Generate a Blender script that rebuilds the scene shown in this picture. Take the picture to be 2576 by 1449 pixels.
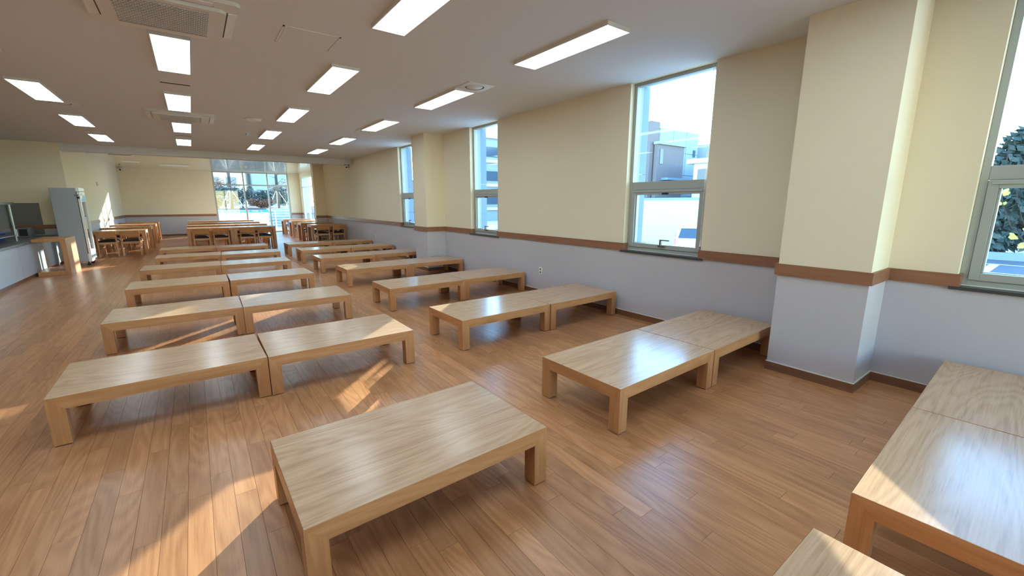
import bpy, bmesh, math, random
from mathutils import Vector, Matrix
random.seed(7)
S = bpy.context.scene
COL = S.collection
for o in list(bpy.data.objects):
    bpy.data.objects.remove(o)

# ------------------------------------------------------------------ camera, sky, sun, exposure
cam_d = bpy.data.cameras.new('camera')
cam = bpy.data.objects.new('camera', cam_d)
COL.objects.link(cam)
cam_d.sensor_width = 36.0
cam_d.lens = 1061.99 * 36.0 / 2576.0
cam_d.clip_start = 0.02
cam_d.clip_end = 400
Rr = ((0.80255, -0.59659, -0.00063), (-0.11870, -0.15865, -0.98017), (0.58466, 0.78671, -0.19814))
Mr = Matrix((Rr[0], [-v for v in Rr[1]], [-v for v in Rr[2]])).transposed()
cam.matrix_world = Matrix.Translation((0, 0, 1.530)) @ Mr.to_4x4()
S.camera = cam

SUN_EL = math.radians(12.0)
SUN_AZ = math.radians(45.0)          # from +X towards +Y
W = bpy.data.worlds.new('sky')
S.world = W
W.use_nodes = True
wn = W.node_tree
wn.nodes.clear()
sky = wn.nodes.new('ShaderNodeTexSky')
sky.sky_type = 'NISHITA'
sky.sun_disc = False
sky.sun_elevation = SUN_EL
sky.sun_rotation = math.radians(45.0)
sky.air_density = 1.0
sky.dust_density = 0.0
sky.ozone_density = 2.0
bg = wn.nodes.new('ShaderNodeBackground')
bg.inputs['Strength'].default_value = 2.0
wo = wn.nodes.new('ShaderNodeOutputWorld')
wn.links.new(sky.outputs[0], bg.inputs[0])
wn.links.new(bg.outputs[0], wo.inputs[0])

sun_d = bpy.data.lights.new('sun', 'SUN')
sun = bpy.data.objects.new('sun', sun_d)
COL.objects.link(sun)
sun_d.energy = 16.5
sun_d.angle = math.radians(0.55)
sun_d.color = (1.0, 0.87, 0.72)
sdir = Vector((math.cos(SUN_EL) * math.cos(SUN_AZ), math.cos(SUN_EL) * math.sin(SUN_AZ), math.sin(SUN_EL)))
sun.rotation_euler = sdir.to_track_quat('Z', 'Y').to_euler()

PANEL_EMIT = 7.8
S.view_settings.view_transform = 'Standard'
S.view_settings.look = 'None'
S.view_settings.gamma = 1.0
S.view_settings.use_curve_mapping = False
S.view_settings.exposure = 0.34

# ------------------------------------------------------------------ materials
def srgb(r, g, b):
    f = lambda c: (c / 255) / 12.92 if c / 255 <= 0.04045 else ((c / 255 + 0.055) / 1.055) ** 2.4
    return (f(r), f(g), f(b), 1.0)

def newmat(name):
    m = bpy.data.materials.new(name)
    m.use_nodes = True
    nt = m.node_tree
    nt.nodes.clear()
    out = nt.nodes.new('ShaderNodeOutputMaterial')
    b = nt.nodes.new('ShaderNodeBsdfPrincipled')
    nt.links.new(b.outputs[0], out.inputs[0])
    return m, nt, b

def nd(nt, t, **kw):
    n = nt.nodes.new(t)
    for k, v in kw.items():
        setattr(n, k, v)
    return n

def coords(nt, scale, rand=True, obj=True, attr=None):
    tc = nd(nt, 'ShaderNodeTexCoord')
    src = tc.outputs['Object'] if obj else None
    if not obj:
        g = nd(nt, 'ShaderNodeNewGeometry')
        src = g.outputs['Position']
    if rand:
        if attr:
            oi = nd(nt, 'ShaderNodeAttribute', attribute_name=attr)
            r = oi.outputs['Fac']
        else:
            oi = nd(nt, 'ShaderNodeObjectInfo')
            r = oi.outputs['Random']
        mu = nd(nt, 'ShaderNodeMath', operation='MULTIPLY')
        nt.links.new(r, mu.inputs[0]); mu.inputs[1].default_value = 37.0
        cx = nd(nt, 'ShaderNodeCombineXYZ')
        for i in range(3):
            nt.links.new(mu.outputs[0], cx.inputs[i])
        va = nd(nt, 'ShaderNodeVectorMath', operation='ADD')
        nt.links.new(src, va.inputs[0]); nt.links.new(cx.outputs[0], va.inputs[1])
        src = va.outputs[0]
    mp = nd(nt, 'ShaderNodeMapping')
    mp.inputs['Scale'].default_value = scale
    nt.links.new(src, mp.inputs[0])
    return mp.outputs[0]

def plain(name, col, rough=0.6, spec=0.5, metal=0.0, noise=0.0, nscale=60, bump=0.0, coat=0.0):
    m, nt, b = newmat(name)
    b.inputs['Base Color'].default_value = col
    b.inputs['Roughness'].default_value = rough
    b.inputs['Specular IOR Level'].default_value = spec
    b.inputs['Metallic'].default_value = metal
    if coat:
        b.inputs['Coat Weight'].default_value = coat
        b.inputs['Coat Roughness'].default_value = 0.05
    if noise or bump:
        v = coords(nt, (1, 1, 1), rand=False, obj=False)
        n = nd(nt, 'ShaderNodeTexNoise')
        n.inputs['Scale'].default_value = nscale
        n.inputs['Detail'].default_value = 5
        nt.links.new(v, n.inputs['Vector'])
        if noise:
            mx = nd(nt, 'ShaderNodeMix', data_type='RGBA')
            mx.inputs['A'].default_value = tuple(c * (1 - noise) for c in col[:3]) + (1,)
            mx.inputs['B'].default_value = tuple(min(1, c * (1 + noise)) for c in col[:3]) + (1,)
            nt.links.new(n.outputs['Fac'], mx.inputs['Factor'])
            nt.links.new(mx.outputs['Result'], b.inputs['Base Color'])
        if bump:
            bp = nd(nt, 'ShaderNodeBump')
            bp.inputs['Strength'].default_value = bump
            bp.inputs['Distance'].default_value = 0.002
            nt.links.new(n.outputs['Fac'], bp.inputs['Height'])
            nt.links.new(bp.outputs[0], b.inputs['Normal'])
    return m

def wood(name, dark, mid, light, axis, rough=0.3, spec=0.5, cath=0.5, attr=None, fine=0.35, stretch=14.0, base=1.3, vary=0.0, coat=0.0, bump=0.12, ring=95.0):
    """Grain along the given object axis ('x','y','z')."""
    m, nt, b = newmat(name)
    ai = 'xyz'.index(axis)
    def sc(long, cross):
        s = [cross, cross, cross]; s[ai] = long
        return tuple(s)
    v1 = coords(nt, sc(base, base * stretch), attr=attr)
    n1 = nd(nt, 'ShaderNodeTexNoise'); n1.inputs['Scale'].default_value = 1.0
    n1.inputs['Detail'].default_value = 6; n1.inputs['Roughness'].default_value = 0.6; n1.inputs['Distortion'].default_value = 0.15
    nt.links.new(v1, n1.inputs['Vector'])
    # cathedral figure: rings of a slow stretched field
    v2 = coords(nt, sc(0.55, 3.6), attr=attr)
    n2 = nd(nt, 'ShaderNodeTexNoise'); n2.inputs['Scale'].default_value = 1.0; n2.inputs['Detail'].default_value = 1.5; n2.inputs['Roughness'].default_value = 0.35
    nt.links.new(v2, n2.inputs['Vector'])
    m1 = nd(nt, 'ShaderNodeMath', operation='MULTIPLY'); m1.inputs[1].default_value = ring
    nt.links.new(n2.outputs['Fac'], m1.inputs[0])
    m2 = nd(nt, 'ShaderNodeMath', operation='SINE'); nt.links.new(m1.outputs[0], m2.inputs[0])
    m3 = nd(nt, 'ShaderNodeMath', operation='MULTIPLY_ADD'); m3.inputs[1].default_value = 0.5; m3.inputs[2].default_value = 0.5
    nt.links.new(m2.outputs[0], m3.inputs[0])
    # fine pores
    v3 = coords(nt, sc(5.0, 150.0), attr=attr)
    n3 = nd(nt, 'ShaderNodeTexNoise'); n3.inputs['Scale'].default_value = 1.0; n3.inputs['Detail'].default_value = 3
    nt.links.new(v3, n3.inputs['Vector'])
    a = nd(nt, 'ShaderNodeMix', data_type='FLOAT'); a.inputs['Factor'].default_value = cath * 0.45
    nt.links.new(n1.outputs['Fac'], a.inputs['A']); nt.links.new(m3.outputs[0], a.inputs['B'])
    c = nd(nt, 'ShaderNodeMix', data_type='FLOAT'); c.inputs['Factor'].default_value = fine
    nt.links.new(a.outputs['Result'], c.inputs['A']); nt.links.new(n3.outputs['Fac'], c.inputs['B'])
    r = nd(nt, 'ShaderNodeValToRGB')
    r.color_ramp.elements[0].position = 0.30; r.color_ramp.elements[0].color = dark
    r.color_ramp.elements[1].position = 0.72; r.color_ramp.elements[1].color = light
    e = r.color_ramp.elements.new(0.5); e.color = mid
    nt.links.new(c.outputs['Result'], r.inputs['Fac'])
    outc = r.outputs['Color']
    if vary:
        if attr:
            oi = nd(nt, 'ShaderNodeAttribute', attribute_name=attr); rr = oi.outputs['Fac']
        else:
            oi = nd(nt, 'ShaderNodeObjectInfo'); rr = oi.outputs['Random']
        mr = nd(nt, 'ShaderNodeMapRange'); mr.inputs['To Min'].default_value = 1 - vary; mr.inputs['To Max'].default_value = 1 + vary
        nt.links.new(rr, mr.inputs['Value'])
        hs = nd(nt, 'ShaderNodeHueSaturation')
        nt.links.new(mr.outputs[0], hs.inputs['Value']); nt.links.new(outc, hs.inputs['Color'])
        outc = hs.outputs['Color']
    nt.links.new(outc, b.inputs['Base Color'])
    b.inputs['Roughness'].default_value = rough
    b.inputs['Specular IOR Level'].default_value = spec
    if coat:
        b.inputs['Coat Weight'].default_value = coat
        b.inputs['Coat Roughness'].default_value = 0.2
    bp = nd(nt, 'ShaderNodeBump'); bp.inputs['Strength'].default_value = bump; bp.inputs['Distance'].default_value = 0.001
    nt.links.new(c.outputs['Result'], bp.inputs['Height']); nt.links.new(bp.outputs[0], b.inputs['Normal'])
    return m

def glass_mat(name, tint, refl=0.06):
    m = bpy.data.materials.new(name); m.use_nodes = True
    nt = m.node_tree; nt.nodes.clear()
    out = nd(nt, 'ShaderNodeOutputMaterial')
    tr = nd(nt, 'ShaderNodeBsdfTransparent'); tr.inputs[0].default_value = tint
    gl = nd(nt, 'ShaderNodeBsdfGlossy'); gl.inputs['Roughness'].default_value = 0.02
    ge = nd(nt, 'ShaderNodeNewGeometry')
    dt = nd(nt, 'ShaderNodeVectorMath', operation='DOT_PRODUCT')
    nt.links.new(ge.outputs['Incoming'], dt.inputs[0]); nt.links.new(ge.outputs['Normal'], dt.inputs[1])
    ab = nd(nt, 'ShaderNodeMath', operation='ABSOLUTE'); nt.links.new(dt.outputs['Value'], ab.inputs[0])
    om = nd(nt, 'ShaderNodeMath', operation='SUBTRACT'); om.inputs[0].default_value = 1.0; nt.links.new(ab.outputs[0], om.inputs[1])
    pw = nd(nt, 'ShaderNodeMath', operation='POWER'); nt.links.new(om.outputs[0], pw.inputs[0]); pw.inputs[1].default_value = 5.0
    mu = nd(nt, 'ShaderNodeMath', operation='MULTIPLY_ADD'); mu.inputs[1].default_value = 0.9; mu.inputs[2].default_value = refl / 2
    mu.use_clamp = True
    nt.links.new(pw.outputs[0], mu.inputs[0])
    mx = nd(nt, 'ShaderNodeMixShader')
    nt.links.new(mu.outputs[0], mx.inputs[0]); nt.links.new(tr.outputs[0], mx.inputs[1]); nt.links.new(gl.outputs[0], mx.inputs[2])
    nt.links.new(mx.outputs[0], out.inputs[0])
    return m

def emit_mat(name, col, strength):
    m = bpy.data.materials.new(name); m.use_nodes = True
    nt = m.node_tree; nt.nodes.clear()
    out = nd(nt, 'ShaderNodeOutputMaterial')
    e = nd(nt, 'ShaderNodeEmission'); e.inputs[0].default_value = col; e.inputs[1].default_value = strength
    nt.links.new(e.outputs[0], out.inputs[0])
    return m

M = {}
M['cream'] = plain('cream_wallpaper', srgb(236, 226, 202), 0.85, 0.2, noise=0.03, nscale=220, bump=0.25)
M['lilac'] = plain('grey_wallpaper', srgb(194, 191, 199), 0.85, 0.2, noise=0.035, nscale=200, bump=0.25)
M['ceil'] = plain('ceiling_paint', srgb(224, 225, 226), 0.9, 0.15, noise=0.02, nscale=260, bump=0.2)
M['gceil'] = plain('glossy_ceiling', srgb(222, 214, 190), 0.16, 0.5, coat=0.6)
M['white'] = plain('white_plastic', srgb(222, 220, 214), 0.45)
M['whitep'] = plain('white_paint', srgb(235, 235, 232), 0.5)
M['grille'] = plain('grille_grey', srgb(48, 47, 44), 0.7)
M['caulk'] = plain('white_caulk', srgb(228, 226, 222), 0.6)
M['alu'] = plain('window_aluminium', srgb(172, 178, 174), 0.45, 0.5, metal=0.1)
M['alu_ext'] = plain('exterior_panel', srgb(104, 128, 152), 0.5, 0.5)
M['alu_ext2'] = plain('liner_panel', srgb(140, 156, 182), 0.5)
M['stone'] = plain('dark_stone', srgb(62, 68, 68), 0.35, noise=0.25, nscale=300)
M['black'] = plain('black_plastic', srgb(22, 22, 22), 0.5)
M['leather'] = plain('black_vinyl', srgb(26, 24, 25), 0.32, 0.5)
M['steel'] = plain('brushed_steel', srgb(176, 180, 184), 0.32, metal=0.9)
M['darksteel'] = plain('dull_steel', srgb(120, 122, 126), 0.4, metal=0.55)
M['counter'] = plain('counter_panel', srgb(190, 196, 206), 0.4)
M['fridge'] = plain('fridge_grey', srgb(152, 160, 168), 0.4)
M['blue'] = plain('blue_plastic', srgb(20, 50, 150), 0.4)
M['cord'] = plain('white_cord', srgb(235, 232, 225), 0.6)
M['glass'] = glass_mat('window_glass', (0.86, 0.965, 1.0, 1))
M['glass2'] = glass_mat('clear_glass', (0.93, 0.945, 0.93, 1))
M['panel_on'] = emit_mat('lit_diffuser', (0.76, 0.92, 1.0, 1), PANEL_EMIT)
TD, TM, TL = srgb(176, 139, 107), srgb(202, 166, 133), srgb(213, 181, 150)
M['top_x'] = wood('oak_top', TD, TM, TL, 'x', rough=0.22, cath=0.42, fine=0.42, stretch=42, base=0.7, vary=0.03, spec=0.5, bump=0.05, ring=150)
SD, SM, SL = srgb(168, 114, 72), srgb(191, 135, 88), srgb(206, 154, 107)
for ax in 'xyz':
    M['side_' + ax] = wood('oak_side_' + ax, SD, SM, SL, ax, rough=0.38, cath=0.3, fine=0.35, vary=0.04)
M['rail_y'] = wood('rail_wood_y', srgb(128, 86, 64), srgb(145, 100, 75), srgb(160, 114, 87), 'y', rough=0.45, cath=0.1, fine=0.3)
M['rail_x'] = wood('rail_wood_x', srgb(128, 86, 64), srgb(145, 100, 75), srgb(160, 114, 87), 'x', rough=0.45, cath=0.1, fine=0.3)
M['base_y'] = wood('base_wood_y', srgb(108, 74, 54), srgb(124, 86, 64), srgb(138, 98, 74), 'y', rough=0.5, cath=0.1, fine=0.3)
M['plank'] = wood('floor_plank', srgb(164, 112, 73), srgb(187, 133, 90), srgb(203, 150, 107), 'y', rough=0.29, spec=0.5, cath=0.48, attr='shade', fine=0.34, stretch=13, base=1.8, vary=0.13, ring=130)
M['gap'] = plain('floor_joint', srgb(140, 96, 64), 0.7)

# ------------------------------------------------------------------ mesh helpers
class MB:
    def __init__(s):
        s.v = []; s.f = []; s.mi = []; s.sh = None
    def add(s, vs, fs, mi=0):
        o = len(s.v)
        s.v += [tuple(p) for p in vs]
        s.f += [tuple(i + o for i in f) for f in fs]
        s.mi += [mi] * len(fs)
        return s
    def box(s, x0, x1, y0, y1, z0, z1, mi=0):
        vs = [(x, y, z) for z in (z0, z1) for y in (y0, y1) for x in (x0, x1)]
        return s.add(vs, [(0, 2, 3, 1), (4, 5, 7, 6), (0, 1, 5, 4), (2, 6, 7, 3), (0, 4, 6, 2), (1, 3, 7, 5)], mi)
    def hexa(s, vs, mi=0):      # 4 bottom (ccw) + 4 top
        return s.add(vs, [(3, 2, 1, 0), (4, 5, 6, 7), (0, 1, 5, 4), (1, 2, 6, 5), (2, 3, 7, 6), (3, 0, 4, 7)], mi)
    def cyl(s, p, q, r, n=12, r2=None, mi=0):
        p, q = Vector(p), Vector(q); r2 = r if r2 is None else r2
        d = (q - p).normalized()
        a = d.orthogonal().normalized(); b = d.cross(a)
        vs = []
        for (c, rad) in ((p, r), (q, r2)):
            for i in range(n):
                t = 2 * math.pi * i / n
                vs.append(c + a * (math.cos(t) * rad) + b * (math.sin(t) * rad))
        fs = [(i, (i + 1) % n, n + (i + 1) % n, n + i) for i in range(n)]
        fs += [tuple(range(n - 1, -1, -1)), tuple(range(n, 2 * n))]
        return s.add(vs, fs, mi)
    def tube(s, pts, r, n=8, mi=0):
        for a, b in zip(pts[:-1], pts[1:]):
            s.cyl(a, b, r, n, mi=mi)
        return s
    def prism(s, poly, axis, a, b, mi=0):
        """poly in the two other axes (cyclic order), extruded along axis from a to b"""
        n = len(poly)
        def P(u, v, w):
            return {'x': (w, u, v), 'y': (u, w, v), 'z': (u, v, w)}[axis]
        vs = [P(u, v, a) for u, v in poly] + [P(u, v, b) for u, v in poly]
        fs = [(i, (i + 1) % n, n + (i + 1) % n, n + i) for i in range(n)] + [tuple(range(n - 1, -1, -1)), tuple(range(n, 2 * n))]
        return s.add(vs, fs, mi)
    def sphere(s, c, r, nu=12, nv=8, mi=0, zs=1.0, half=None):
        vs = []; fs = []
        for j in range(nv + 1):
            ph = math.pi * j / nv - math.pi / 2
            if half == 'low':
                ph = -math.pi / 2 + math.pi / 2 * j / nv
            for i in range(nu):
                t = 2 * math.pi * i / nu
                vs.append((c[0] + r * math.cos(ph) * math.cos(t), c[1] + r * math.cos(ph) * math.sin(t), c[2] + r * zs * math.sin(ph)))
        for j in range(nv):
            for i in range(nu):
                fs.append((j * nu + i, j * nu + (i + 1) % nu, (j + 1) * nu + (i + 1) % nu, (j + 1) * nu + i))
        return s.add(vs, fs, mi)
    def build(s, name, mats, parent=None, loc=None, rotz=0.0, bevel=0.0, smooth=False, shade=None, kind=None, label=None):
        me = bpy.data.meshes.new(name)
        me.from_pydata(s.v, [], s.f)
        if not isinstance(mats, (list, tuple)):
            mats = [mats]
        for m in mats:
            me.materials.append(m)
        me.polygons.foreach_set('material_index', s.mi)
        bm = bmesh.new(); bm.from_mesh(me)
        bmesh.ops.recalc_face_normals(bm, faces=bm.faces)
        if bevel:
            bmesh.ops.remove_doubles(bm, verts=bm.verts, dist=1e-6)
            es = [e for e in bm.edges if len(e.link_faces) == 2 and e.calc_face_angle(0) > 0.6]
            bmesh.ops.bevel(bm, geom=es, offset=bevel, segments=1, affect='EDGES', profile=0.5, clamp_overlap=True)
        bm.to_mesh(me); bm.free()
        if smooth:
            me.polygons.foreach_set('use_smooth', [True] * len(me.polygons))
        if shade is not None:
            at = me.attributes.new('shade', 'FLOAT', 'POINT')
            at.data.foreach_set('value', shade if isinstance(shade, list) else [shade] * len(me.vertices))
        o = bpy.data.objects.new(name, me)
        COL.objects.link(o)
        if parent: o.parent = parent
        if loc: o.location = loc
        if rotz: o.rotation_euler = (0, 0, rotz)
        if kind: o['kind'] = kind
        if label: o['label'] = label
        return o

def tag(o, label, cat, group=None, kind=None):
    o['label'] = label; o['category'] = cat
    if group: o['group'] = group
    if kind: o['kind'] = kind
    return o
def empty(name, loc=(0, 0, 0), rotz=0.0):
    o = bpy.data.objects.new(name, None); COL.objects.link(o)
    o.empty_display_size = 0.1
    o.location = loc; o.rotation_euler = (0, 0, rotz)
    return o
def struct(o):
    o['kind'] = 'structure'; return o
def copy_tree(o, kids=None, parent=None):
    if kids is None:
        kids = {}
        for x in COL.objects:
            if x.parent: kids.setdefault(x.parent, []).append(x)
    c = o.copy(); COL.objects.link(c)
    if parent: c.parent = parent
    for ch in kids.get(o, []):
        copy_tree(ch, kids, c)
    return c

# ------------------------------------------------------------------ room shell
XW, XC, H = 4.6147, 4.159, 3.0           # window wall, pier front, ceiling
XO = XW + 0.33                           # outer face of the wall
YB, YF, Y0 = 15.57, 25.8, -5.0           # beam, far wall, wall behind
XL2, XL = -2.5, -6.0                     # left wall of the far bay, left wall of the hall
RZ0, RZ1 = 0.895, 0.995
SILL = 0.90
WIN = [(-0.55, 0.52), (2.585, 3.69), (6.65, 7.63), (10.35, 11.38)]   # y ranges of the narrow windows
PIER = [(0.93, 1.585), (8.78, 9.43)]
XR2 = 4.80                               # right wall of the far bay
GY0, GY1 = 19.95, 25.3                    # glazed doors in it

# window wall: grey below, cream above
w = MB()
ys = [Y0] + [v for a, b in WIN for v in (a, b)] + [19.6]
w.box(XW, XO, Y0, 19.6, -0.3, SILL, 1)
w.box(XW, XO, Y0, 19.6, H, 3.7, 0)
for a, b in zip(ys[0::2], ys[1::2]):
    w.box(XW, XO, a, b, SILL, 0.945, 1); w.box(XW, XO, a, b, 0.945, H, 0)
for a, b in PIER:
    w.box(XC, XW, a, b, -0.02, 0.945, 1); w.box(XC, XW, a, b, 0.945, H, 0)
w.box(4.20, XO, 19.6, GY0, -0.3, 0.945, 1); w.box(4.20, XO, 19.6, GY0, 0.945, 3.7, 0)
w.box(XR2, XR2 + 0.3, GY1, YF, -0.3, 0.945, 1); w.box(XR2, XR2 + 0.3, GY1, YF, 0.945, 3.7, 0)
w.box(XR2, XR2 + 0.3, GY0, GY1, 2.85, 3.7, 0)
struct(w.build('wall_right', [M['cream'], M['lilac']]))
# far wall with the big window
FX0, FX1, FZ1 = 0.93, 4.27, 3.06
w = MB()
w.box(XL2 - 0.3, FX0, YF, YF + 0.25, -0.3, 0.945, 1); w.box(XL2 - 0.3, FX0, YF, YF + 0.25, 0.945, 3.7, 0)
w.box(FX1, XR2 + 0.3, YF, YF + 0.25, -0.3, 0.945, 1); w.box(FX1, XR2 + 0.3, YF, YF + 0.25, 0.945, 3.7, 0)
w.box(FX0, FX1, YF, YF + 0.25, FZ1, 3.7, 0)
struct(w.build('wall_far', [M['cream'], M['lilac']]))
w = MB()
w.box(XL2 - 0.25, XL2, YB + 0.2, YF, -0.1, 0.945, 1); w.box(XL2 - 0.25, XL2, YB + 0.2, YF, 0.945, 3.4, 0)
w.box(XL - 0.2, XL2, YB, YB + 0.2, -0.1, 0.945, 1); w.box(XL - 0.2, XL2, YB, YB + 0.2, 0.945, 3.4, 0)
w.box(XL - 0.2, XL, Y0, YB, -0.1, 0.945, 1); w.box(XL - 0.2, XL, Y0, YB, 0.945, 3.4, 0)
struct(w.build('wall_left', [M['cream'], M['lilac']]))
w = MB()
BX0, BX1, BZ0, BZ1 = 0.4, 4.3, 0.4, 2.9          # wide window in the wall behind the camera
w.box(XL - 0.2, BX0, Y0 - 0.2, Y0, -0.1, 0.945, 1); w.box(XL - 0.2, BX0, Y0 - 0.2, Y0, 0.945, 3.4, 0)
w.box(BX1, XO, Y0 - 0.2, Y0, -0.1, 0.945, 1); w.box(BX1, XO, Y0 - 0.2, Y0, 0.945, 3.4, 0)
w.box(BX0, BX1, Y0 - 0.2, Y0, -0.1, BZ0, 1); w.box(BX0, BX1, Y0 - 0.2, Y0, BZ1, 3.4, 0)
struct(w.build('wall_back', [M['cream'], M['lilac']]))
# ceiling of the hall, dropped beam, glossy ceiling of the far bay
w = MB()
w.box(XL - 0.2, XW, Y0 - 0.2, YB, H, 3.25, 0)
ceil = struct(w.build('ceiling', [M['ceil']]))
struct(MB().box(XL2, XW, YB, YB + 0.35, 2.82, 3.25, 0).build('trim_4', [M['ceil']]))
w = MB()
w.box(XL2, XR2, YB + 0.35, YF, 3.07, 3.25, 0)
w.build('glossy_panel', [M['gceil']], parent=ceil)
w = MB()
for k in range(1, 16):
    y = YB + 0.35 + k * 0.6
    w.box(1.0, XR2, y - 0.004, y + 0.004, 3.0685, 3.071, 0)
w.build('panel_joint', [M['caulk']], parent=ceil)

# floor: base slab + single planks (nearest 300 as parts, the rest joined)
fl = struct(MB().box(XL - 0.2, XO, Y0 - 0.2, YF + 0.2, -0.25, -0.004).build('floor', [M['gap']]))
PW, PL = 0.1, 0.92
planks = []
nx = int((XR2 - XL) / PW) + 1
for i in range(nx):
    x0 = XL + i * PW
    off = random.random() * PL
    y = Y0 - off
    while y < YF:
        a, b = max(Y0, y), min(YF, y + PL)
        lim = XW if a < 19.6 else XR2
        if b - a > 0.02 and x0 < lim:
            cx, cy = x0 + PW / 2, (a + b) / 2
            # rough view test for what the camera can see
            vx, vy = cx * 0.80255 - cy * 0.59659, cx * 0.58466 + cy * 0.78671
            dep = vx * 0 + vy + 0.30
            vis = dep > 0.4 and abs(vx) < dep * 1.35 and cx > -3 and math.hypot(cx, cy) > 1.2
            planks.append((0 if vis else 1, math.hypot(cx, cy), x0, min(x0 + PW, lim), a, b))
        y += PL
planks.sort()
g = 0.0002
def plank_mb(mb, x0, x1, a, b):
    e = 0.0005
    lo = [(x0 + g, a + g, -0.004), (x1 - g, a + g, -0.004), (x1 - g, b - g, -0.004), (x0 + g, b - g, -0.004)]
    hi = [(x0 + g + e, a + g + e, 0), (x1 - g - e, a + g + e, 0), (x1 - g - e, b - g - e, 0), (x0 + g + e, b - g - e, 0)]
    mb.add(lo + hi, [(4, 5, 6, 7), (0, 1, 5, 4), (1, 2, 6, 5), (2, 3, 7, 6), (3, 0, 4, 7)])
rest = MB(); rs = []
for k, (vv, dd, x0, x1, a, b) in enumerate(planks):
    r = random.random()
    if k < 300:
        m = MB(); plank_mb(m, x0, x1, a, b)
        m.build('plank', [M['plank']], parent=fl, shade=r)
    else:
        plank_mb(rest, x0, x1, a, b); rs += [r] * 8
rest.build('plank_field', [M['plank']], parent=fl, shade=rs, kind='stuff')

# baseboards and chair rails (with the returns round the piers)
def path_strip(mb, pts, t, z0, z1, mi=0):
    """vertical strip of thickness t on the left side of a polyline of axis-aligned runs (room side)"""
    n = len(pts)
    offs = []
    for i, p in enumerate(pts):
        nx_, ny_ = 0.0, 0.0
        dirs = []
        if i > 0: dirs.append((pts[i][0] - pts[i - 1][0], pts[i][1] - pts[i - 1][1]))
        if i < n - 1: dirs.append((pts[i + 1][0] - pts[i][0], pts[i + 1][1] - pts[i][1]))
        for d in dirs:
            l = math.hypot(*d); nn = (-d[1] / l, d[0] / l)
            if abs(nn[0]) > 0.5: nx_ = nn[0]
            else: ny_ = nn[1]
        offs.append((p[0] + nx_ * t, p[1] + ny_ * t))
    for i in range(n - 1):
        a, b, a2, b2 = pts[i], pts[i + 1], offs[i], offs[i + 1]
        mb.hexa([(a[0], a[1], z0), (b[0], b[1], z0), (b2[0], b2[1], z0), (a2[0], a2[1], z0),
                 (a[0], a[1], z1), (b[0], b[1], z1), (b2[0], b2[1], z1), (a2[0], a2[1], z1)], mi)
def wall_path(y0, y1):
    pts = [(XW, y0)]
    for a, b in PIER:
        if y0 <= a and b <= y1:
            pts += [(XW, a), (XC, a), (XC, b), (XW, b)]
    pts.append((XW, y1))
    return pts
full = wall_path(Y0, 19.6) + [(4.20, 19.6), (4.20, GY0)]
b = MB(); path_strip(b, full, 0.012, 0.0, 0.075, 0); path_strip(b, full, 0.009, 0.075, 0.081, 1)
struct(b.build('baseboard_right', [M['base_y'], M['caulk']]))
b = MB()
p2 = [(FX0, YF), (XL2, YF), (XL2, YB), (XL, YB)]
path_strip(b, p2, 0.012, 0.0, 0.075, 0); path_strip(b, p2, 0.009, 0.075, 0.081, 1)
struct(b.build('baseboard_left', [M['base_y'], M['caulk']]))
b = MB()
for a0, a1 in zip(ys[0::2], ys[1::2]):
    p = wall_path(a0, a1)
    if a0 > Y0: p = [(XW + 0.075, a0)] + p
    if a1 < 19: p = p + [(XW + 0.075, a1)]
    else: p = p + [(4.20, 19.6), (4.20, GY0 - 0.02)]
    path_strip(b, p, 0.02, RZ0, RZ1, 0)
struct(b.build('trim_1', [M['rail_y']]))
b = MB(); path_strip(b, [(FX0 - 0.01, YF), (XL2, YF), (XL2, YB), (XL, YB)], 0.02, RZ0, RZ1, 0)
struct(b.build('trim_2', [M['rail_x']]))
b = MB(); path_strip(b, [(XR2, GY1 + 0.05), (XR2, YF), (FX1 + 0.02, YF)], 0.02, RZ0, RZ1, 0)
struct(b.build('trim_3', [M['rail_x']]))

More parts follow.
